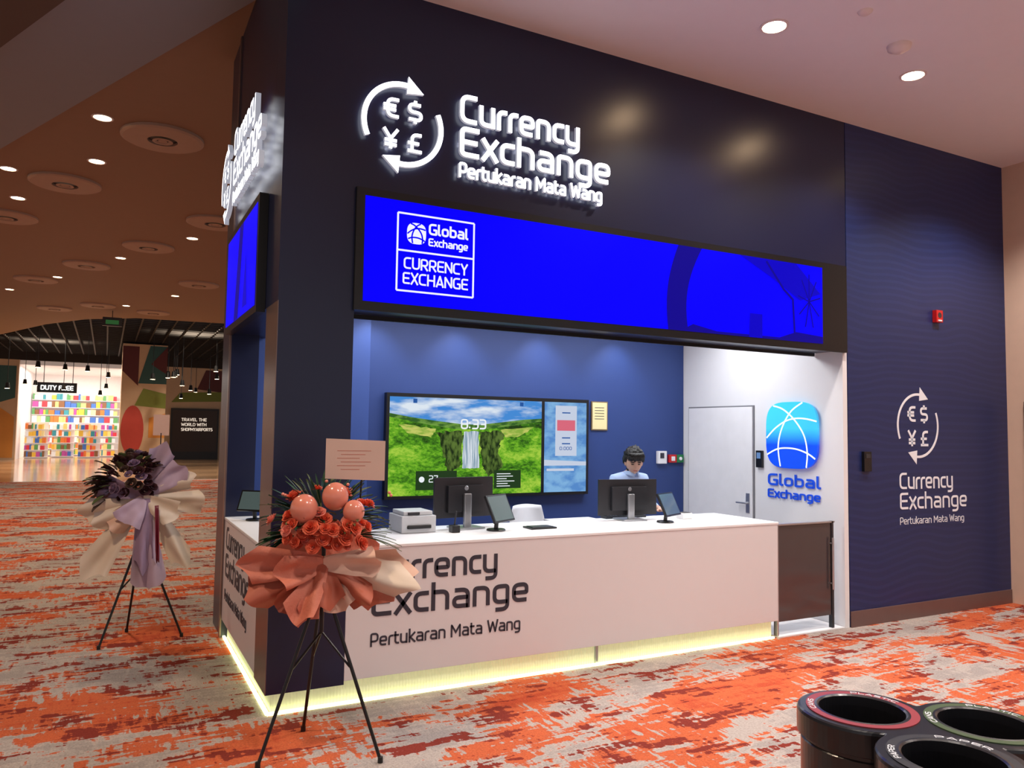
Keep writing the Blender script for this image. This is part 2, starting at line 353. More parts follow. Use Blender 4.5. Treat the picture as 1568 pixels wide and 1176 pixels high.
mb=MB(); mb.lathe([(.001,-.05),(.04,-.05),(.06,-.03),(.08,-.025),(.085,0)],(4.20,-1.16,HC),trimw,28); mb.make('smoke_detector',smooth=True)
mb=MB(); mb.lathe([(.001,-.02),(.03,-.02),(.045,-.008),(.05,0)],(3.58,-1.35,HC),trimw,24); mb.make('ceiling_sprinkler',smooth=True)
# ------------------------------------------------------------------ illuminated signs
def lightsign(fm,w0=.03,w1=.055):
    mb=MB()
    icon(mb,lambda u,v,w:fm(.27+u,.29+v,w),.265,w0,w1,signw)
    text(mb,'Currency',lambda u,v,w:fm(.67+u,.39+v,w),.20,.96,w0,w1,signw)
    text(mb,'Exchange',lambda u,v,w:fm(.67+u,.155+v,w),.21,1.235,w0,w1,signw)
    text(mb,'Pertukaran Mata Wang',lambda u,v,w:fm(.67+u,.01+v,w),.105,1.165,w0,w1,signw,wt=.085)
    return mb.make('illuminated_sign')
lightsign(FR(.48,3.40))
lightsign(LF(2.14,3.40,0),.06,.095)
# ------------------------------------------------------------------ LED screens
scrb=emit('led_screen_blue',(6,0,252),1.05); scrd=emit('led_screen_dark_blue',(22,10,150),.9); scrm=emit('led_screen_mid_blue',(14,4,205),.95)
scrw=emit('led_screen_white',(235,235,255),1.1)
def ledscreen(fm,w,h):
    mb=MB()
    mb.prism([(0,0),(w,0),(w,h),(0,h)],fm,0.002,.03,black)
    x1=w-.32
    mb.flat([(.055,.06),(x1,.06),(x1,h-.05),(.055,h-.05)],fm,.032,scrb)
    Lm=[(2.50+.10*(t/12)**2-.03*math.sin(PI*t/12),.06+(h-.11)*t/12) for t in range(13)]; Rm=[(2.70+.14*(t/12)**2-.04*math.sin(PI*t/12),.06+(h-.11)*t/12) for t in range(13)]
    mb.flat(Lm+Rm[::-1],fm,.0335,scrd)
    mb.flat([(2.62,.06),(x1,.06),(x1,.12),(3.9,.14),(3.7,.08),(3.0,.08),(2.75,.12)],fm,.0337,scrd)
    mb.flat([(3.35,.06),(3.50,.06),(3.50,.26),(3.36,.26)],fm,.0339,scrm)
    mb.flat([(3.25,h-.05),(3.9,h-.05),(4.2,.5),(3.95,.42),(3.6,h-.2)],fm,.034,scrm)
    for a in range(9):
        t=math.radians(10+a*40); c=(4.06,.42)
        ribbon(mb,[c,(c[0]+.14*math.cos(t),c[1]+.24*math.sin(t))],.005,fm,.034,.0345,scrd)
    ribbon(mb,[(3.55,.72),(3.75,.50),(3.86,.42),(3.88,.12)],.010,fm,.034,.0347,scrd)
    bx,by,bw,bh=.275,.15,.545,.51
    for P in ([(bx,by),(bx+bw,by)],[(bx+bw,by),(bx+bw,by+bh)],[(bx+bw,by+bh),(bx,by+bh)],[(bx,by+bh),(bx,by)],[(bx,by+.265),(bx+bw,by+.265)]):
        ribbon(mb,P,.006,fm,.033,.035,scrw)
    globe(mb,lambda u,v,w:fm(bx+.13+u,by+.385+v,w),.066,.070,.033,.036,scrw,scrb,.07)
    text(mb,'Global',lambda u,v,w:fm(bx+.215+u,by+.39+v,w),.075,.285,.033,.036,scrw,wt=.09)
    text(mb,'Exchange',lambda u,v,w:fm(bx+.215+u,by+.315+v,w),.052,.285,.033,.036,scrw,wt=.09)
    text(mb,'CURRENCY',lambda u,v,w:fm(bx+.045+u,by+.145+v,w),.078,.455,.033,.036,scrw,wt=.07)
    text(mb,'EXCHANGE',lambda u,v,w:fm(bx+.04+u,by+.045+v,w),.078,.465,.033,.036,scrw,wt=.07)
    return mb.make('led_display_screen')
ledscreen(FR(.46,2.45),4.55,.79)
def side():
    mb=MB(); fm=LF(1.9,2.45,0); w,h=1.48,.79
    mb.prism([(0,0),(w,0),(w,h),(0,h)],fm,.002,.06,black); mb.flat([(.05,.05),(w-.05,.05),(w-.05,h-.05),(.05,h-.05)],fm,.062,scrb)
    mb.flat([(.5,.05),(.7,.05),(.85,h-.05),(.68,h-.05)],fm,.0635,scrd)
    mb.flat([(.9,.1),(1.1,.1),(1.0,.5)],fm,.0635,scrm)
    mb.make('led_display_screen')
side()
# ------------------------------------------------------------------ counter
ct=empty('service_counter')
mb=MB()
mb.box(.47,4.16,0,.04,.146,.945,counterw)
mb.box(4.12,4.16,.04,.76,.146,.945,counterw)
mb.box(.0,.04,.385,1.925,.146,.945,counterw)
mb.make('panels',ct,bevel=.003)
mb=MB(); mb.box(.475,4.17,-.004,.78,.945,.966,white); mb.box(-.004,.6,.385,1.925,.945,.966,white); mb.box(2.4,2.85,.78,.9,.945,.966,white); mb.make('worktop',ct,bevel=.004)
mb=MB(); mb.box(.5,4.1,.42,.44,.15,.94,darkg); mb.box(.5,1.1,.44,.76,.15,.94,darkg); mb.box(3.75,4.1,.44,.7,.15,.94,darkg); mb.make('cabinets',ct)
basem=mat('acrylic_base',(225,222,195),rough=.3,em=(232,236,185),es=.24,var=.1,vscale=30)  # panel's own emission stands in for LED light on the acrylic
mb=MB(); mb.box(.05,4.13,.05,.07,.0,.146,basem); mb.box(.05,.07,.07,1.92,.0,.146,basem)
for i in range(200):
    x=.06+i*.0204; mb.cyl((x,.05,.0),(x,.05,.146),.006,.006,basem,6,False)
for i in range(91):
    y=.06+i*.0204; mb.cyl((.05,y,.0),(.05,y,.146),.006,.006,basem,6,False)
mb.make('base_plinth',ct)
mb=MB(); mb.box(2.35,2.37,.03,.05,.0,.146,silver); mb.make('plinth_joint',ct)
led=emit('led_strip',(234,246,172),5)
mb=MB(); mb.box(.02,4.13,.012,.032,.001,.016,led); mb.box(.012,.032,.03,1.92,.001,.016,led); mb.make('led_strip_base',ct)
mb=MB(); F=FR(0,0,0)
text(mb,'Currency',lambda u,v,w:F(.63+u,.735+v,w),.172,.885,.0005,.003,gtext)
text(mb,'Exchange',lambda u,v,w:F(.63+u,.52+v,w),.180,1.13,.0005,.003,gtext)
text(mb,'Pertukaran Mata Wang',lambda u,v,w:F(.63+u,.335+v,w),.085,1.07,.0005,.003,gtext,wt=.07)
F2=LF(1.80,0,0)
text(mb,'Currency',lambda u,v,w:F2(.0+u,.735+v,w),.172,.885,.0005,.003,gtext)
text(mb,'Exchange',lambda u,v,w:F2(.0+u,.52+v,w),.180,1.13,.0005,.003,gtext)
text(mb,'Pertukaran Mata Wang',lambda u,v,w:F2(.0+u,.335+v,w),.085,1.07,.0005,.003,gtext,wt=.07)
mb.make('lettering',ct)
gl=mat('smoked_glass',(66,58,60),rough=.15,var=.05,coat=.5)
mb=MB(); mb.box(4.19,4.84,.03,.05,.125,.93,gl); mb.box(4.17,4.19,.02,.06,.013,.94,silver); mb.box(4.19,4.88,.02,.06,.93,.945,silver)
mb.box(4.84,4.865,.02,.06,.013,.945,darkg); mb.cyl((4.83,.0,.35),(4.83,.0,.8),.010,.010,silver); mb.cyl((4.83,0,.4),(4.83,.03,.4),.007,.007,silver); mb.cyl((4.83,0,.75),(4.83,.03,.75),.007,.007,silver); mb.make('gate',bevel=.002)
mb=MB(); mb.box(4.17,4.97,.0,2.15,.002,.012,white); mb.make('floor_threshold')
# ------------------------------------------------------------------ right wall graphics
mb=MB(); F=FR(0,0,0)
icon(mb,lambda u,v,w:F(6.03+u,1.81+v,w),.30,.0005,.003,wtext,th=.03)
text(mb,'Currency',lambda u,v,w:F(5.74+u,1.205+v,w),.158,.81,.0005,.003,wtext,wt=.065)
text(mb,'Exchange',lambda u,v,w:F(5.74+u,1.015+v,w),.160,1.03,.0005,.003,wtext,wt=.065)
text(mb,'Pertukaran Mata Wang',lambda u,v,w:F(5.74+u,.875+v,w),.07,.98,.0005,.003,wtext,wt=.05)
mb.make('wall_decal_lettering')
red=mat('fire_red',(190,25,25),rough=.35)
mb=MB(); mb.box(6.28,6.38,-.045,0,2.83,2.95,red); mb.lathe([(.001,0),(.03,0),(.036,-.02)],(6.33,-.046,2.90),darkg,20,Matrix.Rotation(PI/2,3,'X')); mb.box(6.30,6.36,-.05,-.044,2.84,2.855,white); mb.make('fire_alarm',bevel=.006)
mb=MB(); mb.box(5.22,5.32,-.03,0,1.38,1.56,black); mb.box(5.24,5.30,-.034,-.03,1.5,1.54,darkg); mb.make('access_panel',bevel=.005)
# ------------------------------------------------------------------ white side wall items
XW=4.98
mb=MB(); dw=mat('door_white',(232,232,234),rough=.4)
mb.box(XW-.012,XW-.001,1.07,2.07,0.013,2.0,mat('door_gap',(120,120,125))); mb.box(XW-.022,XW-.010,1.085,2.055,.014,1.985,dw)
mb.box(XW-.03,XW-.022,1.12,1.17,.9,1.1,silver); mb.cyl((XW-.022,1.145,1.0),(XW-.07,1.145,1.0),.011,.011,silver); mb.cyl((XW-.065,1.14,1.0),(XW-.065,1.27,1.0),.010,.010,silver)
mb.make('door_1',bevel=.002)
mb=MB(); mb.box(XW-.03,XW-.001,.95,1.03,1.37,1.54,black); mb.box(XW-.033,XW-.03,.965,1.015,1.46,1.52,emit('keypad_glow',(120,160,220),.7)); mb.make('access_card_reader',bevel=.004)
def gradglobe():
    m=mat('globe_acrylic',(20,110,220),rough=.25); nt=m.node_tree; b=nt.nodes['Principled BSDF']
    tc=nt.nodes.new('ShaderNodeTexCoord'); sp=nt.nodes.new('ShaderNodeSeparateXYZ'); nt.links.new(tc.outputs['Object'],sp.inputs[0])
    mr=nt.nodes.new('ShaderNodeMapRange'); mr.inputs[1].default_value=1.38; mr.inputs[2].default_value=2.02; nt.links.new(sp.outputs['Z'],mr.inputs[0])
    r=nt.nodes.new('ShaderNodeValToRGB'); e=r.color_ramp.elements; e[0].color=(*lin((10,72,225)),1); e[1].color=(*lin((60,190,245)),1); e[0].position=.35; e[1].position=.6
    nt.links.new(mr.outputs[0],r.inputs[0]); nt.links.new(r.outputs[0],b.inputs['Base Color']); nt.links.new(r.outputs[0],b.inputs['Emission Color']); b.inputs['Emission Strength'].default_value=.45
    return m
blt=mat('blue_acrylic_text',(22,70,200),rough=.3,em=(25,75,200),es=.35)
lightw=mat('globe_line_white',(240,250,255),rough=.4,em=(230,245,255),es=.5)
mb=MB(); F=LF(.89,0,XW)
globe(mb,lambda u,v,w:F(.33+u,1.70+v,w),.315,.32,.02,.045,gradglobe(),lightw,.022,3.6)
text(mb,'Global',lambda u,v,w:F(.0+u,1.205+v,w),.115,.64,.005,.015,blt,wt=.085)
text(mb,'Exchange',lambda u,v,w:F(.0+u,1.085+v,w),.085,.64,.005,.015,blt,wt=.085)
mb.make('wall_logo_sign')
# ------------------------------------------------------------------ back wall items
def tvland():
    m=bpy.data.materials.new('tv_landscape'); m.use_nodes=True; nt=m.node_tree; N=nt.nodes.new; L=nt.links.new
    b=nt.nodes['Principled BSDF']; b.inputs['Base Color'].default_value=(0,0,0,1); b.inputs['Specular IOR Level'].default_value=.05
    tc=N('ShaderNodeTexCoord')
    def nz(scale,rot,det,rough):
        mp=N('ShaderNodeMapping'); mp.inputs['Rotation'].default_value=(0,rot,0); mp.inputs['Scale'].default_value=scale; L(tc.outputs['Object'],mp.inputs[0])
        n=N('ShaderNodeTexNoise'); n.inputs['Scale'].default_value=1; n.inputs['Detail'].default_value=det; n.inputs['Roughness'].default_value=rough; n.inputs['Distortion'].default_value=.4; L(mp.outputs[0],n.inputs[0]); return n
    n1=nz((2.2,1,5),.5,5,.55); n2=nz((22,1,40),.6,6,.7)
    a=N('ShaderNodeMath'); a.operation='MULTIPLY'; a.inputs[1].default_value=.62; L(n1.outputs[0],a.inputs[0])
    c_=N('ShaderNodeMath'); c_.operation='MULTIPLY'; c_.inputs[1].default_value=.38; L(n2.outputs[0],c_.inputs[0])
    s=N('ShaderNodeMath'); s.operation='ADD'; L(a.outputs[0],s.inputs[0]); L(c_.outputs[0],s.inputs[1])
    r=N('ShaderNodeValToRGB'); cr=r.color_ramp
    st=[(.38,(34,60,20)),(.45,(62,118,26)),(.51,(104,172,36)),(.60,(168,208,70))]
    while len(cr.elements)<4: cr.elements.new(.5)
    for e,(p,c) in zip(cr.elements,st): e.position=p; e.color=(*lin(c),1)
    L(s.outputs[0],r.inputs[0]); L(r.outputs[0],b.inputs['Emission Color']); b.inputs['Emission Strength'].default_value=.95
    return m
def tvnoise(name,sc3,c0,c1,p0,p1):
    m=bpy.data.materials.new(name); m.use_nodes=True; nt=m.node_tree; N=nt.nodes.new; L=nt.links.new
    b=nt.nodes['Principled BSDF']; b.inputs['Base Color'].default_value=(0,0,0,1); b.inputs['Specular IOR Level'].default_value=.05
    tc=N('ShaderNodeTexCoord'); mp=N('ShaderNodeMapping'); mp.inputs['Scale'].default_value=sc3; L(tc.outputs['Object'],mp.inputs[0])
    n=N('ShaderNodeTexNoise'); n.inputs['Scale'].default_value=1.3; n.inputs['Detail'].default_value=6; L(mp.outputs[0],n.inputs[0])
    r=N('ShaderNodeValToRGB'); e=r.color_ramp.elements; e[0].position=p0; e[0].color=(*lin(c0),1); e[1].position=p1; e[1].color=(*lin(c1),1)
    L(n.outputs[0],r.inputs[0]); L(r.outputs[0],b.inputs['Emission Color']); b.inputs['Emission Strength'].default_value=.95
    return m
tl=tvland(); ts=tvnoise('tv_sky',(2.2,1,9),(70,140,215),(225,235,245),.4,.62)
tvw=emit('tv_white',(235,240,245),1.0); tvp=emit('tv_pink',(225,110,130),.9); tvb=tvnoise('tv_blue',(5,1,9),(88,140,205),(130,180,225),.4,.6); tvl=emit('tv_light',(205,215,235),.9); tvd=emit('tv_dark_panel',(38,62,32),.9); tvn=emit('tv_navy',(40,90,165),.9)
cliff=tvnoise('tv_cliff',(26,1,12),(30,46,20),(92,118,52),.38,.62); ridge=tvnoise('tv_ridge',(9,1,20),(52,96,40),(112,156,66),.4,.6); gold=tvnoise('tv_meadow',(9,1,30),(140,176,66),(198,204,104),.4,.6); fall=tvnoise('tv_waterfall',(60,1,3),(120,150,170),(225,232,240),.38,.6)
mb=MB(); F=FR(1.40,1.05,2.163)
mb.prism([(0,0),(2.23,0),(2.23,.99),(0,.99)],F,.003,.07,black)
W=1.655; Hh=.955; x0=.03
mb.flat([(x0,.03),(W,.03),(W,Hh),(x0,Hh)],F,.071,tl)
mb.flat([(x0,Hh),(x0,.80),(.25,.765),(.5,.735),(.75,.71),(.95,.705),(1.2,.735),(1.45,.765),(W,.78),(W,Hh)],F,.0715,ts)
mb.flat([(x0,.80),(.25,.765),(.5,.735),(.75,.71),(.95,.705),(1.2,.735),(1.45,.765),(W,.78),(W,.75),(1.3,.70),(1.0,.66),(.7,.66),(.4,.70),(x0,.765)],F,.0717,ridge)
rr_=random.Random(3)
def jag(P,amp=.018,n=7):
    out=[]
    for i in range(len(P)):
        a=Vector(P[i]); b=Vector(P[(i+1)%len(P)])
        for k in range(n): q=a.lerp(b,k/n); out.append((q.x+rr_.uniform(-amp,amp),q.y+rr_.uniform(-amp,amp)))
    return out
mb.flat(jag([(.50,.62),(.75,.655),(.78,.60),(.74,.30),(.62,.20),(.58,.42)]),F,.072,cliff); mb.flat(jag([(.95,.655),(1.24,.63),(1.16,.48),(1.22,.28),(1.05,.20),(.98,.34)]),F,.072,cliff)
mb.flat(jag([(1.18,.66),(1.6,.70),(1.4,.60),(1.25,.58)],.008),F,.0721,gold); mb.flat(jag([(.12,.70),(.5,.66),(.45,.58),(.2,.62)],.008),F,.0721,gold)
mb.flat(jag([(.775,.28),(.955,.28),(.945,.64),(.785,.64)],.006),F,.0725,fall)
mb.flat([(.30,.08),(.72,.08),(.72,.26),(.30,.26)],F,.0732,tvd); mb.flat([(1.12,.08),(1.42,.08),(1.42,.26),(1.12,.26)],F,.0732,tvd)
mb.flat([(.77,.12),(1.06,.12),(1.06,.18),(.77,.18)],F,.0732,tvd)
text(mb,'8:33',lambda u,v,w:F(.75+u,.66+v,w),.10,.27,.073,.074,tvw)
text(mb,'27',lambda u,v,w:F(.43+u,.15+v,w),.07,.09,.0733,.074,tvw,wt=.06)
mb.lathe([(.001,0),(.028,0)],F(.36,.18,.0735),tvw,16,Matrix.Rotation(PI/2,3,'X'))
for k in range(6): L_=.1+.15*random.random(); z=.10+k*.024; mb.flat([(1.15,z),(1.15+L_,z),(1.15+L_,z+.008),(1.15,z+.008)],F,.0735,tvw)
mb.flat([(.26,.9),(.30,.9),(.30,.94),(.26,.94)],F,.073,tvn); mb.flat([(1.40,.9),(1.44,.9),(1.44,.94),(1.40,.94)],F,.073,tvn)
mb.flat([(1.69,.03),(2.20,.03),(2.20,.955),(1.69,.955)],F,.071,tvb); mb.flat([(1.69,.30),(2.20,.30),(2.20,.34),(1.69,.36)],F,.072,tvl)
mb.flat([(1.82,.40),(2.08,.40),(2.08,.92),(1.82,.92)],F,.0725,tvl); mb.flat([(1.84,.66),(2.06,.66),(2.06,.77),(1.84,.77)],F,.073,tvp)
mb.flat([(1.72,.245),(2.05,.245),(2.05,.27),(1.72,.27)],F,.0722,tvl)
text(mb,'0.000',lambda u,v,w:F(1.87+u,.46+v,w),.035,.15,.073,.074,tvn)
for z in(.58,.84,.52): mb.flat([(1.9,z),(2.0,z),(2.0,z+.012),(1.9,z+.012)],F,.073,tvn)
mb.make('wall_mounted_tv')
paper=mat('cream_paper',(228,214,160),rough=.6); woodf=mat('thin_frame',(120,100,70),rough=.5)
mb=MB(); mb.box(3.70,3.91,2.145,2.16,1.72,2.03,woodf); mb.box(3.712,3.898,2.142,2.146,1.732,2.018,paper)
for z in(1.96,1.93,1.90,1.87,1.84): mb.box(3.74,3.86,2.140,2.1425,z,z+.006,gtext)
mb.make('framed_certificate',bevel=.002)
mb=MB(); mb.box(4.58,4.70,2.12,2.16,1.36,1.50,white); mb.box(4.605,4.66,2.115,2.121,1.42,1.48,gtext); mb.make('wall_card_reader',bevel=.006)  # white card reader on the back wall
mb=MB(); mb.box(4.74,4.85,2.13,2.16,1.37,1.46,red); mb.box(4.855,4.95,2.13,2.16,1.37,1.46,mat('green_switch',(30,120,70))); mb.box(4.77,4.82,2.12,2.13,1.39,1.44,white); mb.cyl((4.9,2.13,1.415),(4.9,2.115,1.415),.02,.02,white); mb.make('emergency_switch',bevel=.004)
# ------------------------------------------------------------------ computers
ZT=.967
def monitor(x,y,rz,w=.50,h=.30,zc=1.22):
    p=empty('computer_monitor'); Mx=Matrix.Translation((x,y,0))@Matrix.Rotation(rz,4,'Z')
    mb=MB(); mb.box(-w/2,w/2,-.0,.018,zc-h/2,zc+h/2,darkg,Mx); mb.box(-w*.30,w*.30,-.03,.0,zc-h*.36,zc+h*.30,darkg,Mx)
    mb.box(-w/2+.008,w/2-.008,.018,.0195,zc-h/2+.01,zc+h/2-.008,emit('monitor_screen',(150,180,220),.6),Mx); mb.make('housing',p,bevel=.006)
    mb=MB(); mb.box(-.03,.03,-.06,-.035,ZT+.01,zc+.03,silver,Mx); mb.box(-.02,.02,-.05,-.02,zc-.03,zc+.03,silver,Mx)
    mb.box(-.11,.11,-.13,.07,ZT,ZT+.012,silver,Mx); mb.make('stand',p,bevel=.004)
    mb=MB(); mb.lathe([(.001,-.002),(.016,-.002),(.018,0)],Mx@Vector((0,-.031,zc+.07)),silver,20,Matrix.Rotation(-PI/2,3,'X')); mb.make('badge',p)
monitor(1.53,.60,math.radians(8),.52,.30,1.195); monitor(3.05,.60,math.radians(-6),.56,.30,1.155)
tgl=mat('tablet_glass',(70,84,84),rough=.1,em=(90,110,110),es=.3)
def tablet(x,y,rz,w=.24,h=.17,zc=1.14):
    p=empty('tablet_stand'); Mx=Matrix.Translation((x,y,0))@Matrix.Rotation(rz,4,'Z')
    T=Mx@Matrix.Translation((0,0,zc))@Matrix.Rotation(math.radians(-25),4,'X')
    mb=MB(); mb.box(-w/2,w/2,-.009,.009,-h/2,h/2,black,T); mb.box(-w/2+.012,w/2-.012,-.0105,-.009,-h/2+.012,h/2-.012,tgl,T); mb.make('slate',p,bevel=.004)
    mb=MB(); mb.cyl(Mx@Vector((0,.03,ZT+.01)),Mx@Vector((0,.012,zc)),.016,.014,black); mb.lathe([(.001,.012),(.065,.012),(.07,.006),(.07,0)],Mx@Vector((0,.03,ZT)),black,28); mb.make('stand',p)
tablet(1.70,.34,math.radians(32),.28,.21,1.13); tablet(3.24,.30,math.radians(26),.28,.20,1.115); tablet(.16,1.58,math.radians(-40),w=.24,h=.17,zc=1.12)
mb=MB(); mb.box(2.90,3.32,.70,.79,ZT,ZT+.018,darkg)
for i in range(14):
    for j in range(3): mb.box(2.915+i*.028,2.938+i*.028,.71+j*.025,.73+j*.025,ZT+.018,ZT+.024,black)
mb.make('keyboard',bevel=.002)
mb=MB(); prn=mat('printer_white',(205,208,212),rough=.4)
mb.box(.98,1.24,.44,.72,ZT,ZT+.12,prn); mb.box(1.0,1.22,.46,.70,ZT+.12,ZT+.15,prn); mb.box(1.02,1.20,.425,.441,ZT+.03,ZT+.055,black); mb.box(1.03,1.12,.45,.46,ZT+.125,ZT+.145,darkg); mb.make('receipt_printer',bevel=.012)
mb=MB(); mb.box(1.95,2.17,.30,.44,ZT,ZT+.012,black); mb.box(1.97,2.15,.32,.42,ZT+.012,ZT+.016,darkg); mb.make('signature_pad',bevel=.003)
mb=MB(); mb.box(3.52,3.62,.45,.54,ZT,ZT+.05,white); mb.box(3.53,3.61,.455,.53,ZT+.05,ZT+.055,darkg); mb.make('card_terminal',bevel=.006)
mb=MB(); mb.box(1.33,1.39,.35,.42,ZT,ZT+.05,black); mb.cyl((1.36,.385,ZT+.05),(1.37,.38,ZT+.15),.006,.006,darkg); mb.make('pen_holder',bevel=.003)
ch=empty('counter_chair'); cw=mat('chair_white_shell',(228,228,232),rough=.35); cx,cy=2.6,1.38
mb=MB()
def shell(u,v):
    a=(u-.5)*2
    if v<.45: t=v/.45; return Vector((cx+a*.20,cy-.20+.36*t,.66+.02*a*a+.01*math.cos(t*3)))
    t=(v-.45)/.55; return Vector((cx+a*(.20-.05*t*t),cy+.16+.07*t-.06*a*a*t,.66+.02*a*a+.36*t-.03*a*a*t*t))
mb.grid(shell,12,16,cw); mb.make('shell',ch,smooth=True,solid=.012)
mb=MB()
for sx in(-1,1):
    for sy in(-1,1): mb.cyl((cx+sx*.10,cy+sy*.10,.655),(cx+sx*.2,cy+sy*.2,.0),.012,.010,silver)
    mb.cyl((cx+sx*.165,cy-.165,.25),(cx+sx*.165,cy+.165,.25),.008,.008,silver)
mb.cyl((cx-.165,cy-.165,.25),(cx+.165,cy-.165,.25),.008,.008,silver); mb.make('legs',ch)
# ------------------------------------------------------------------ cashier
def cashier(px,py):
    root=empty('cashier'); skin=mat('skin',(205,162,140),rough=.55); shirt=mat('light_blue_shirt',(168,190,226),rough=.8); trou=mat('dark_trousers',(28,30,40),rough=.8); shoe=mat('black_shoes',(12,12,12)); hair=mat('black_hair',(16,13,13),rough=.5,bump=.6,bscale=120)
    V=[];E=[];R=[]
    def add(p,r,par=None):
        V.append(Vector(p)+Vector((px,py,0))); R.append(r)
        if par is not None: E.append((par,len(V)-1))
        return len(V)-1
    pel=add((0,.02,.86),(.15,.11)); w=add((0,.02,.98),(.135,.10),pel); c1=add((0,0,1.12),(.155,.11),w); c2=add((0,-.01,1.24),(.15,.10),c1); nb=add((0,-.03,1.315),(.06,.058),c2); nt=add((0,-.06,1.375),(.05,.052),nb)
    for s in(-1,1):
        h=add((s*.09,.02,.80),(.09,.095),pel); k=add((s*.10,.0,.47),(.058,.062),h); a=add((s*.11,.03,.10),(.038,.042),k); ft=add((s*.115,-.02,.045),(.04,.035),a); add((s*.125,-.13,.035),(.038,.025),ft)
        sh=add((s*.165,.0,1.265),(.062,.062),c2); el=add((s*.235,-.04,1.03),(.045,.045),sh); wr=add((s*.13,-.27,1.01),(.028,.024),el)
        pm=add((s*.115,-.325,1.008),(.034,.016),wr)
        pr=add((s*.11,-.355,1.007),(.036,.014),pm)
        for i,(dx,L) in enumerate(((-.027,.05),(-.009,.062),(.009,.058),(.027,.044))):
            k1=add((s*.11+dx,-.355-L*.55,1.012),(.009,.009),pr); add((s*.11+dx,-.355-L,.998),(.008,.008),k1)
        t1=add((s*.115-s*.040,-.325,1.004),(.010,.010),pm); add((s*.115-s*.052,-.355,.998),(.009,.009),t1)
    me=bpy.data.meshes.new('body'); me.from_pydata(V,E,[]); o=bpy.data.objects.new('body',me); bpy.context.collection.objects.link(o)
    sk=o.modifiers.new('skin','SKIN'); sk.use_smooth_shade=True
    for i,sv in enumerate(me.skin_vertices[0].data): sv.radius=R[i]; sv.use_root=(i==0)
    su=o.modifiers.new('sub','SUBSURF'); su.levels=2; su.render_levels=2
    dg=bpy.context.evaluated_depsgraph_get(); me2=bpy.data.meshes.new_from_object(o.evaluated_get(dg)); bpy.data.objects.remove(o)
    me2.materials.clear()
    for m in(skin,shirt,trou,shoe): me2.materials.append(m)
    for p in me2.polygons:
        c=p.center-Vector((px,py,0)); p.use_smooth=True
        if c.z>1.335 or (c.y<-.235 and c.z>.9): k=0
        elif c.z<.09: k=3
        elif c.z<.90: k=2
        else: k=1
        p.material_index=k
    b=bpy.data.objects.new('body',me2); bpy.context.collection.objects.link(b); b.parent=root
    Mh=Matrix.Translation((px-.01,py-.085,1.43))@Matrix.Rotation(math.radians(-24),4,'Z')@Matrix.Rotation(math.radians(20),4,'X')
    R3=Mh.to_3x3(); C=Mh.translation
    mb=MB()
    def hf(d,p):
        x,y,z=d; q=p.copy()
        if z<0: k=min(1,-z); q.x*=1-.30*k*k
        if z<0 and y<0: q.y*=1-.05*(-z)
        if y<0:
            q.y+=.010*math.exp(-((abs(x)-.38)**2)/.02-((z-.08)**2)/.02)
            q.y-=.020*math.exp(-(x*x)/.010-((z+.16)**2)/.020)
            q.y-=.009*math.exp(-(x*x)/.008-((z-.0)**2)/.03)
            q.y-=.006*math.exp(-(x*x)/.04-((z+.46)**2)/.008)
            q.y-=.008*math.exp(-(x*x)/.05-((z+.85)**2)/.02)
        return q
    mb.sph(C,(.076,.092,.116),skin,R3,40,32,hf); mb.make('head',root,smooth=True)
    mb=MB(); eye=mat('eyes',(30,22,20),rough=.3); lip=mat('lips',(165,98,88))
    for s in(-1,1):
        mb.sph(C+R3@Vector((s*.030,-.082,.008)),(.014,.006,.0045),eye,R3,12,8)
        mb.sph(C+R3@Vector((s*.031,-.086,.027)),(.019,.005,.004),hair,R3,12,8)
        mb.sph(C+R3@Vector((s*.077,.005,-.012)),(.010,.020,.030),skin,R3,14,10)
    mb.sph(C+R3@Vector((0,-.088,-.053)),(.022,.006,.006),lip,R3,14,8); mb.make('face_features',root,smooth=True)
    mb=MB()
    def hr(d,p):
        q=p.copy(); n=mnoise.noise(Vector((d.x*5,d.y*5,d.z*4)))*.016+mnoise.noise(Vector((d.x*16,d.y*16,d.z*5)))*.008
        q+=d*n
        lim=-.55 if d.y>.25 else (-.10 if d.y>-.30 else .36+.10*math.sin(d.x*14))
        if d.z<lim: q=Vector((q.x*.78,q.y*.78,q.z))
        return q
    mb.sph(C+R3@Vector((0,.010,.018)),(.098,.107,.134),hair,R3,48,36,hr)
    for i in range(24):
        a=-1.1+2.2*i/23; st=C+R3@Vector((.06*math.sin(a),-.055-.03*math.cos(a),.115)); en=C+R3@Vector((.082*math.sin(a*1.05)+.008,-.014-.088*math.cos(a),.034+.018*random.random()))
        md=(st+en)/2+R3@Vector((0,-.016,.014)); mb.cyl(st,md,.013,.012,hair,8); mb.cyl(md,en,.012,.003,hair,8)
    mb.make('hair',root,smooth=True)
    mb=MB()
    for s in(-1,1):
        def cf(u,v,s=s):
            a=u*PI*.5; return Vector((px+s*math.sin(a+.15)*.068,py-.03-math.cos(a+.15)*.068,1.345-.03*v-.02*(1-u)*v))+Vector((s*.012*v,-.014*v*(1-u),0))
        mb.grid(cf,8,3,shirt)
    mb.make('collar',root,smooth=True,solid=.003)
cashier(3.48,1.17)
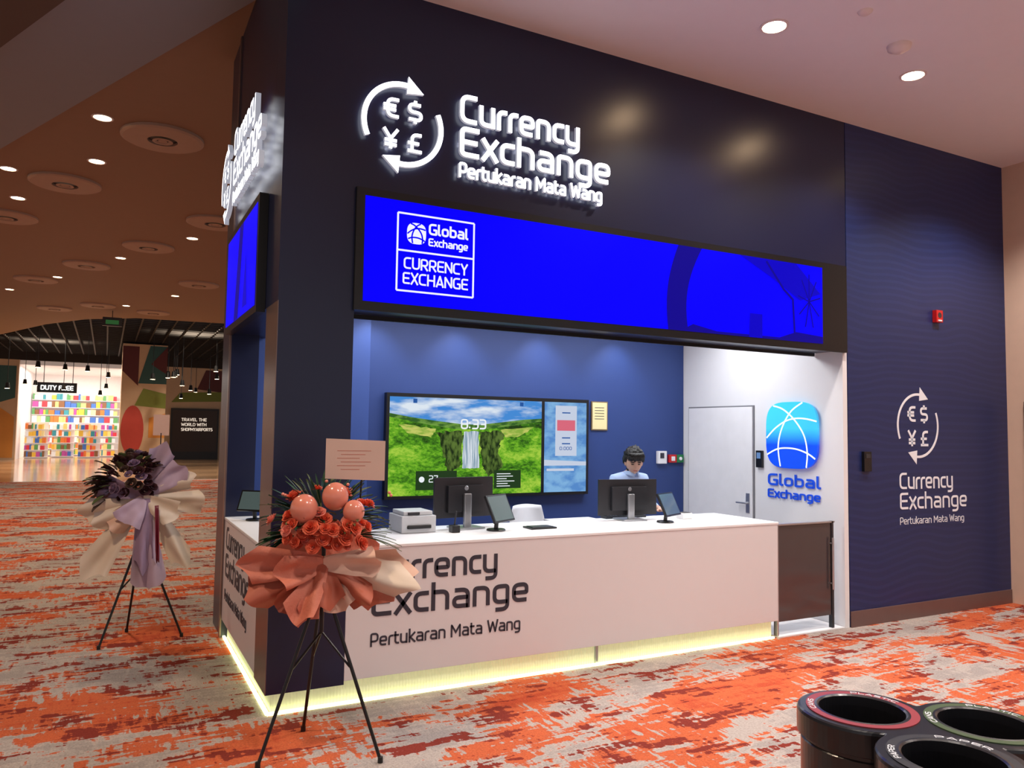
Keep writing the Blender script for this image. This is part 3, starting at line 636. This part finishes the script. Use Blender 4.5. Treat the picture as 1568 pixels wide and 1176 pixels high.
# ------------------------------------------------------------------ interior lights
for x in(1.25,2.12,3.05,4.0):
    downlight(x,1.75,2.9,.05,cool,white); o=spot('lamp_kiosk',(x,1.85,2.88),22,90,(.90,.95,1),.04,.8,(math.radians(14),0,0))
l=bpy.data.lights.new('fill_kiosk_area','AREA'); l.shape='RECTANGLE'; l.size=4.0; l.size_y=.8; l.energy=80; l.color=(.95,.97,1); o=bpy.data.objects.new('fill_kiosk_area',l); o.location=(2.7,1.1,2.88); bpy.context.collection.objects.link(o)  # broad area fill brightening the kiosk interior, without a visible fitting
spot('fill_kiosk_spot',(4.2,.9,2.86),45,100,(.95,.98,1),.05,.8,(0,math.radians(28),0))  # interior fill spot, without a visible fitting
# ------------------------------------------------------------------ flowers
def rose(mb,c,n,r,m):
    c=Vector(c); n=Vector(n).normalized(); a=n.orthogonal().normalized(); b=n.cross(a)
    for ring,(k,rr,op,hh) in enumerate(((3,.30,.15,.95),(4,.55,.35,.85),(5,.8,.7,.65),(6,1.0,1.1,.42))):
        for i in range(k):
            t=2*PI*i/k+ring*.7+random.random()*.3
            def pf(u,v,t=t,rr=rr,op=op,hh=hh,k=k):
                ang=t+(u-.5)*(2*PI/k)*1.35; out=(rr*.35+rr*.65*v**.8)*(1-.10*abs(u-.5)*2*v); z=hh*v*(1-.35*(abs(u-.5)*2)**2*v)-(op*.12*v*v)
                return c+(a*math.cos(ang)+b*math.sin(ang))*out*r+n*z*r*.8
            mb.grid(pf,4,3,m)
def leaf(mb,p,d,L,w,m,bend=.3):
    p=Vector(p); d=Vector(d).normalized(); s=d.cross(Vector((0,0,1))); s=s.normalized() if s.length>.01 else Vector((1,0,0)); u_=s.cross(d)
    def lf(u,v):
        wd=w*math.sin(PI*min(1,v*.93+.05))**.8; return p+d*L*v-Vector((0,0,1))*bend*L*v*v+s*(u-.5)*2*wd+u_*abs(u-.5)*w*.6
    mb.grid(lf,4,8,m)
def sheet(mb,p,d,side,w0,w1,L,m,ruf=.03,curl=.2,ph=0,tip=.3):
    p=Vector(p); d=Vector(d).normalized(); s=Vector(side); s=(s-d*s.dot(d)).normalized(); n=s.cross(d)
    def sf(u,v):
        a=(u-.5)*2; w=w0+(w1-w0)*v**.8; ll=L*v*(1+tip*(1-abs(a))*(1 if v>0 else 0)-.05*math.sin(a*4+ph))
        z=ruf*v*math.sin(a*3.6+ph+v*1.5)+curl*L*v*v*.6+.12*w1*(a*a)*v
        z+=.03*v*mnoise.noise(Vector((u*3+ph,v*3,ph*3)))
        return p+d*ll+s*a*w+n*z
    mb.grid(sf,18,12,m)
coral=mat('coral_paper',(208,122,98),rough=.6,var=.12,bump=.3); rust=mat('rust_paper',(176,92,68),rough=.6,var=.12); peach=mat('peach_paper',(226,186,164),rough=.6,var=.08); beigep=mat('beige_paper',(222,204,184),rough=.6,var=.08)
rosem=mat('orange_rose',(228,106,74),rough=.6,var=.15,vscale=40); rosep=mat('pink_rose',(236,146,128),rough=.6,var=.15,vscale=40); green=mat('green_leaf',(46,88,58),rough=.5,var=.2); teal=mat('eucalyptus_leaf',(50,96,92),rough=.5,var=.2); olive=mat('olive_leaf',(92,104,60),rough=.6,var=.2)
ball=mat('peach_balloon',(222,136,114),rough=.22,var=.05,coat=.3)
mauve=mat('mauve_paper',(184,160,180),rough=.6,var=.1); plum=mat('plum_paper',(150,124,150),rough=.6,var=.1); dburg=mat('burgundy_flower',(74,36,42),rough=.6,var=.3,vscale=30); brownl=mat('brown_leaf',(84,62,52),rough=.6,var=.3); crim=mat('crimson_ribbon',(112,22,44),rough=.4)
def tripod(root,feet,hub,top,dk):
    mb=MB()
    for fx,fy in feet:
        mb.cyl((hub[0]+(fx-hub[0])*.05,hub[1]+(fy-hub[1])*.05,hub[2]),(fx,fy,.012),.010,.009,dk,12); mb.cyl((fx,fy,.03),(fx,fy,0.001),.013,.014,dk,12)
    mb.cyl((hub[0],hub[1],hub[2]-.25),(hub[0],hub[1],top),.011,.011,dk,12); mb.cyl((hub[0],hub[1],hub[2]-.04),(hub[0],hub[1],hub[2]+.04),.022,.022,dk,16)
    for fx,fy in feet: mb.cyl((hub[0],hub[1],hub[2]-.24),(hub[0]+(fx-hub[0])*.48,hub[1]+(fy-hub[1])*.48,hub[2]*.53),.006,.006,dk,8)
    mb.make('tripod_stand',root)
camdir=Vector((-.25,-1,0)).normalized(); sidev=Vector((1,-.3,0)).normalized()
A=empty('flower_stand'); c=Vector((.17,-.60,1.12)); tripod(A,((-.15,-.68),(.16,-.30),(.42,-.88)),(.17,-.60,.86),1.1,black)
R_=sidev
mb=MB()
b0=c+Vector((0,0,-.13))
for k,(dx,dz,m,L,w,dep) in enumerate(((-.25,-.95,coral,.27,.10,.02),(-.60,-.75,rust,.26,.10,.05),(-.9,-.38,rust,.34,.11,.02),(.75,-.40,coral,.33,.12,.0),(1,-.10,peach,.38,.11,.02),(-1,-.0,coral,.34,.10,.03),(.30,-.6,peach,.22,.10,.06),(-.30,-.7,coral,.26,.09,.09),(.9,-.22,beigep,.40,.10,.06),(.1,-.6,rust,.18,.09,.10),(-.6,-.1,coral,.2,.09,.09),(.6,.05,peach,.25,.08,.1),(.55,-.45,rust,.26,.08,.09))):
    sheet(mb,b0+camdir*dep,R_*dx+Vector((0,0,dz))+camdir*.25,Vector((0,0,1)).cross(camdir)*(-1 if dz<-.6 else 0)+R_*(-dz)+Vector((0,0,dx)),.03,w,L,m,.032,.12,k*1.3,.30)
for k,a in enumerate((.4,1.1,1.9,2.7,3.5)):
    sheet(mb,b0-camdir*.05,R_*math.cos(a)+Vector((0,0,.4*math.sin(a)))-camdir*.6,Vector((0,0,1)),.04,.14,.28,coral,.02,-.1,k)
mb.make('wrapping_paper',A,smooth=True)
mb=MB()
for k in range(44):
    a=random.uniform(0,2*PI); rr=math.sqrt(random.random()); off=R_*(rr*.27*math.cos(a))+Vector((0,0,.10+rr*.16*math.sin(a)))+camdir*(.14*(1-rr*rr)+.04)
    n=(off+Vector((0,0,.1))).normalized(); rose(mb,c+off,n,random.uniform(.030,.048),random.choice((rosem,rosem,rosep,rosem)))
for k in range(22):
    x=-.20+.40*(k+random.random()*.8)/22; off=R_*x+Vector((0,0,random.uniform(-.03,.09)))+camdir*random.uniform(.17,.22)
    rose(mb,c+off,off+Vector((0,0,.08)),random.uniform(.032,.045),random.choice((rosem,rosep,rosem)))
mb.make('roses',A,smooth=True)
mb=MB()
for (dx,dz,dp,r) in((.05,.225,.14,.068),(-.105,.165,.17,.070),(.145,.15,.17,.056)):
    mb.sph(c+R_*dx+Vector((0,0,dz))+camdir*dp,(r,r,r*1.08),ball,None,28,18)
mb.make('balloons',A,smooth=True)
mb=MB()
for k in range(110):
    a=random.uniform(-.1,PI+.1); d=R_*math.cos(a)+Vector((0,0,math.sin(a)*.8+.1))+camdir*random.uniform(-.5,.3)
    leaf(mb,c+Vector((0,0,.06))+d*random.uniform(.10,.20),d,random.uniform(.12,.19),random.uniform(.008,.022),random.choice((green,teal,olive,teal)),random.uniform(0,.35))
for k in range(24):
    d=R_*random.uniform(-.8,.8)+Vector((0,0,random.uniform(-.2,.8)))+camdir; leaf(mb,c+R_*random.uniform(-.18,.18)+Vector((0,0,random.uniform(.02,.14)))+camdir*.15,d,random.uniform(.06,.10),.012,random.choice((olive,green)),.2)
for k in range(14):
    d=R_*(-1)+Vector((0,0,random.uniform(-.35,.5)))+camdir*random.uniform(0,.5); leaf(mb,c-R_*.16,d,random.uniform(.12,.20),.022,green,.3)
for k in range(16):
    d=R_+Vector((0,0,random.uniform(-.1,.9)))+camdir*random.uniform(0,.5); leaf(mb,c+R_*.16,d,random.uniform(.16,.26),.010,olive,.25)
for k in range(12):
    t=random.uniform(-.25,.35); mb.sph(c+R_*t+Vector((0,0,.28-abs(t)*.2+random.uniform(-.02,.03)))+camdir*.02,.009,rosep,None,8,6)
mb.make('foliage',A,smooth=True)
cardm=mat('greeting_card',(205,176,162),rough=.3,var=.04)
mb=MB(); Fc=lambda u,v,w: c+R_*(-.005+u)+Vector((0,0,.30+v))+camdir*(.02+w)
mb.prism([(0,.01),(.315,0),(.315,.215),(0,.225)],Fc,0,.004,cardm)
for i,z in enumerate((.16,.14,.12,.10,.08,.06)): ribbon(mb,[(.06+.02*(i%2),z),(.24-.03*(i%3),z)],.0012,Fc,.004,.0046,rust)
mb.make('card',A)
mb=MB(); mb.cyl(c+R_*.18+Vector((0,0,.1)),c+R_*.19+Vector((0,0,.32)),.005,.005,black); mb.make('card_stick',A)
B=empty('flower_stand'); c=Vector((-.60,2.15,1.12)); tripod(B,((-.87,1.95),(-.28,2.09),(-.67,2.42)),(-.60,2.15,.8),1.1,black)
R_=Vector((1,-.05,0)).normalized(); cdB=Vector((-.05,-1,0)).normalized()
mb=MB()
for k,(dx,dz,m,L,w,dep,ox,oz) in enumerate(((-.5,-.85,beigep,.55,.12,.03,-.05,-.05),(.1,-1,mauve,.62,.13,.06,0,0),(.45,-.85,beigep,.52,.09,.02,.05,-.02),(.3,1,mauve,.34,.10,.04,.03,.05),(.65,.55,mauve,.30,.10,.05,.03,.03),(1,-.05,beigep,.40,.10,.05,0,-.02),(.9,.35,beigep,.34,.09,.03,0,.03),(-1,-.1,beigep,.38,.10,.06,0,-.05),(-.9,.3,plum,.30,.10,.0,0,0),(-.6,-.6,peach,.28,.1,.09,0,0),(.0,-.9,plum,.48,.07,.11,.02,.0),(.55,-.3,beigep,.25,.11,.1,0,0),(-.2,-.3,mauve,.2,.12,.12,0,0),(-.8,-.35,beigep,.33,.1,.07,0,-.02))):
    sheet(mb,c+R_*ox+Vector((0,0,oz))+cdB*dep,R_*dx+Vector((0,0,dz))+cdB*.15,R_*(-dz)+Vector((0,0,dx)),.03,w,L,m,.03,.08,k*1.7,.2)
mb.make('wrapping_paper',B,smooth=True)
mb=MB()
for k in range(32):
    a=random.uniform(0,2*PI); rr=math.sqrt(random.random()); off=R_*(-.11+rr*.25*math.cos(a))+Vector((0,0,.17+rr*.19*math.sin(a)))+cdB*(.14*(1-rr*rr)+.05)
    rose(mb,c+off,off.normalized(),random.uniform(.035,.055),random.choice((dburg,dburg,brownl,plum)))
mb.make('dark_flowers',B,smooth=True)
mb=MB()
for k in range(110):
    a=random.uniform(.6,PI+.6); d=R_*math.cos(a)+Vector((0,0,math.sin(a)))+cdB*random.uniform(-.3,.6)
    leaf(mb,c+R_*(-.10)+Vector((0,0,.10))+d*random.uniform(.10,.22),d,random.uniform(.09,.14),random.uniform(.02,.04),random.choice((dburg,brownl,brownl,olive)),.3)
mb.make('foliage',B,smooth=True)
mb=MB(); sheet(mb,c+R_*.10+cdB*.17+Vector((0,0,-.05)),Vector((.05,0,-1)),R_,.015,.012,.42,crim,.01,.02,1,.1); mb.make('ribbon',B,smooth=True,solid=.002)
mb=MB(); Fc=lambda u,v,w: c+R_*(.05+u)+Vector((0,0,.50+v))+cdB*(w-.03); mb.prism([(0,0),(.12,0),(.12,.17),(0,.17)],Fc,0,.004,peach); mb.cyl(c+R_*.11+Vector((0,0,.05)),c+R_*.11+Vector((0,0,.52)),.004,.004,black); mb.make('card',B)
# ------------------------------------------------------------------ recycling bin
def bins():
    root=empty('recycling_bin'); cs=[Vector((1.355,-3.00)),Vector((1.605,-3.255)),Vector((1.25,-3.38))]; g=(cs[0]+cs[1]+cs[2])/3; RL=.205
    bb=mat('bin_black_plastic',(26,26,30),rough=.28,coat=.25)
    def outl(extra=0,n=150):
        P=[]
        for i in range(n):
            a=2*PI*i/n; d=Vector((math.cos(a),math.sin(a)))
            vals=[]
            for q in cs:
                o=q-g; bq=o.dot(d); disc=RL**2-(o.length_squared-bq*bq)
                if disc>0: vals.append(bq+math.sqrt(disc))
            vals.append(.13); s=sum(math.exp(v*45) for v in vals); best=math.log(s)/45-.004
            P.append(g+d*(best+extra))
        return P
    ZB=.80
    prof=[(-.02,.0),(-.02,.03),(-.012,.035),(-.012,ZB-.10),(-.018,ZB-.095),(-.018,ZB-.085),(0,ZB-.08),(.0,ZB-.012),(-.004,ZB-.004),(-.012,ZB)]
    mb=MB(); vs=[];rings=[outl(e) for e,_ in prof]; n=150
    for (e,z),P in zip(prof,rings): vs+=[(p.x,p.y,z) for p in P]
    fs=[(j*n+i,j*n+(i+1)%n,(j+1)*n+(i+1)%n,(j+1)*n+i) for j in range(len(prof)-1) for i in range(n)]
    fs.append(tuple(range(n))); fs.append(tuple((len(prof)-1)*n+i for i in range(n)))
    mb.add(vs,fs,bb); o=mb.make('body',root,smooth=False)
    for q in cs:
        m2=MB(); m2.cyl((q.x,q.y,.25),(q.x,q.y,ZB+.1),.136,.136,bb,48); cu=m2.make('cut')
        md=o.modifiers.new('c','BOOLEAN'); md.operation='DIFFERENCE'; md.object=cu; md.solver='EXACT'
        dg=bpy.context.evaluated_depsgraph_get(); me=bpy.data.meshes.new_from_object(o.evaluated_get(dg)); o.modifiers.clear(); o.data=me; bpy.data.objects.remove(cu)
    for q,col,t in((cs[0],(150,48,58),'PLASTIC'),(cs[1],(64,84,50),'PLASTIC'),(cs[2],(30,32,40),'PAPER')):
        rm=mat('ring_'+t,col,rough=.4)
        mb=MB(); mb.lathe([(.172,0),(.172,.003),(.146,.003)],(q.x,q.y,ZB),rm,56); mb.lathe([(.146,.003),(.138,.004),(.132,.0),(.130,-.03),(.130,-.10)],(q.x,q.y,ZB),bb,56); mb.make('ring',root,smooth=False)
        mb=MB()
        for st,word,wd in((.9,t,.15),(2.7,'CANS' if t=='PLASTIC' else 'PAPER',.09)):
            def cm(u,v,w,q=q,st=st):
                r=.149+v; a=st-u/.15; return Vector((q.x+r*math.cos(a),q.y+r*math.sin(a),ZB+.0035+w))
            text(mb,word,cm,.018,wd,0,.001,wtext)
        mb.make('ring_label',root)
bins()
# ------------------------------------------------------------------ far mall
bulk=mat('mall_bulkhead',(38,28,24),rough=.7); mw=mat('mall_beige',(205,175,145),rough=.6)
mb=MB(); mb.box(-16,16,38,38.3,4.7,6.6,bulk); mb.box(-16,-4.6,38,38.3,0,4.7,mw); mb.box(-.1,16,38,38.3,0,4.7,mw); mb.make('wall_mall')
sth=mat('store_white',(225,218,214),rough=.5,em=(255,238,230),es=.15)  # slight self-emission makes store walls and shelves look lit
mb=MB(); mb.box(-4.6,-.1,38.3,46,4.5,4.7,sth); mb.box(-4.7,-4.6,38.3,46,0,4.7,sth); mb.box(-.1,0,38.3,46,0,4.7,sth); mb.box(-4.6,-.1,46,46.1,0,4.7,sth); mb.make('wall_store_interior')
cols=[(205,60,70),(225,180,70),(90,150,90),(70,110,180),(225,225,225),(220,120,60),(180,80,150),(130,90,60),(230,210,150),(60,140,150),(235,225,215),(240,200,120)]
pm=[mat('goods_%d'%i,c_,rough=.4,em=c_,es=.3) for i,c_ in enumerate(cols)]  # goods emit their own colour to look lit by the shop
mb=MB()
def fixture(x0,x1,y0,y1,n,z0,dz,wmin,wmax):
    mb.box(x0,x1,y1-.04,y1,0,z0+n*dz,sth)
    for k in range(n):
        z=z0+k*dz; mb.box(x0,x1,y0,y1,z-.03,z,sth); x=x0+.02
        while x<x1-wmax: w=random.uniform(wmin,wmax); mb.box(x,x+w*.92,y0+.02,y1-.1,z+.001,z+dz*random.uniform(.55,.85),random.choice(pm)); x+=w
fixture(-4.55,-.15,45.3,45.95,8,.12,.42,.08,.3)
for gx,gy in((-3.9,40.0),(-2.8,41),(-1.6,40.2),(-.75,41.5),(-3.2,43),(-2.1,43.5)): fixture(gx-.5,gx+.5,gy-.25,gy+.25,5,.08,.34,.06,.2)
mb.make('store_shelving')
mb=MB(); text(mb,'DUTY FREE',lambda u,v,w:Vector((-3.7+u,37.93-w,3.32+v)),.22,1.35,0,.04,emit('store_sign',(255,250,240),2.5)); mb.box(-3.85,-2.2,37.95,37.98,3.2,3.68,darkg)
for x in(-3.6,-2.4): mb.box(x,x+.03,37.95,37.98,3.68,4.7,darkg)
mb.make('store_sign')
l=bpy.data.lights.new('lamp_store','AREA'); l.shape='RECTANGLE'; l.size=4; l.size_y=6; l.energy=420; l.color=(1,.93,.88); o=bpy.data.objects.new('lamp_store',l); o.location=(-2.3,41.5,4.45); bpy.context.collection.objects.link(o)
mb=MB()
tealp=mat('teal_panel',(52,92,92)); maroon=mat('maroon_panel',(92,40,42)); orangep=mat('orange_panel',(212,140,60)); greenp=mat('olive_panel',(120,132,52)); redp=mat('red_panel',(186,66,56))
px0,px1=-.40,1.25; yf=30
mb.box(px0,px1,yf,yf+1.6,0,5.0,mw)
FF=FR(0,0,yf)
mb.flat([(px0,3.9),(px0+.6,3.3),(px0+.6,4.9),(px0,4.9)],FF,.01,maroon); mb.flat([(px0+.6,3.4),(px1,3.4),(px1,4.95),(px0+1.0,4.95)],FF,.01,tealp); mb.flat([(px1-.6,4.2),(px1,4.95),(px1,3.8)],FF,.02,maroon)
mb.flat([(px0+.5,2.5),(px1,2.4),(px1,3.0),(px0+.8,3.2)],FF,.012,greenp); mb.flat([(px0+.45+.42*math.cos(2*PI*i/28),1.5+1.0*math.sin(2*PI*i/28)) for i in range(28)],FF,.012,redp); mb.flat([(px1-.6,1.2),(px1,1.2),(px1,2.2),(px1-.6,2.0)],FF,.012,orangep); mb.make('patterned_column')
mb=MB(); FF=FR(0,0,37.95); mb.box(2.0,4.3,37.87,37.97,.0,2.6,darkg); pan=mat('poster_dark',(60,46,42),rough=.3); mb.flat([(2.1,.4),(4.2,.4),(4.2,2.5),(2.1,2.5)],FF,.09,pan)
for s,z in(('TRAVEL THE',1.95),('WORLD WITH',1.7),('SHOPMYAIRPORTS',1.45)): text(mb,s,(lambda u,v,w,z=z:FF(2.5+u,z+v,w)),.16,1.2 if len(s)<12 else 1.5,.092,.10,emit('poster_text',(240,220,200),1.0))
mb.make('shopfront_poster')
FF=FR(0,0,38)
mb=MB(); mb.flat([(-5.5,.1),(-4.7,.1),(-4.7,2.0),(-5.5,2.6)],FF,.01,orangep); mb.flat([(-5.5,2.6),(-4.7,2.9),(-4.7,4.4),(-5.5,4.4)],FF,.01,tealp); mb.flat([(2.0,2.9),(4.5,3.0),(4.5,3.5),(2.4,3.4)],FF,.01,greenp); mb.flat([(3.2,3.6),(5,3.4),(5,4.6),(3.6,4.6)],FF,.01,maroon); mb.make('wall_mall_artwork')
pl=emit('pendant_bulb',(255,225,180),20)
for i in range(26):
    x=-4.6+random.random()*8; y=26+random.random()*10; z=3.2+random.random()*.9
    if px0-.3<x<px1+.3 and 29<y<32: x+=2.2
    mb=MB(); mb.cyl((x,y,z),(x,y,5.08),.012,.012,black,6); mb.cyl((x,y,z-.22),(x,y,z),.09,.06,black,12); mb.lathe([(.001,-.225),(.085,-.225)],(x,y,z),pl,12); mb.make('pendant_spotlight')
mb=MB(); mb.box(-1.1,-.6,20.2,20.3,4.55,4.8,darkg); mb.cyl((-.85,20.25,4.8),(-.85,20.25,5),.01,.01,black); mb.box(-1.02,-.68,20.19,20.2,4.6,4.72,emit('exit_glow',(60,110,60),.5)); mb.make('exit_sign')
for x,y in((-3,31),(2,25)): spot('lamp_mall',(x,y,6.3),2400,125,(1,.82,.62),.2)
# ------------------------------------------------------------------ world
w=bpy.data.worlds.new('world'); sc.world=w; w.use_nodes=True; bg=w.node_tree.nodes['Background']; bg.inputs[0].default_value=(.96,.90,.92,1); bg.inputs[1].default_value=.48
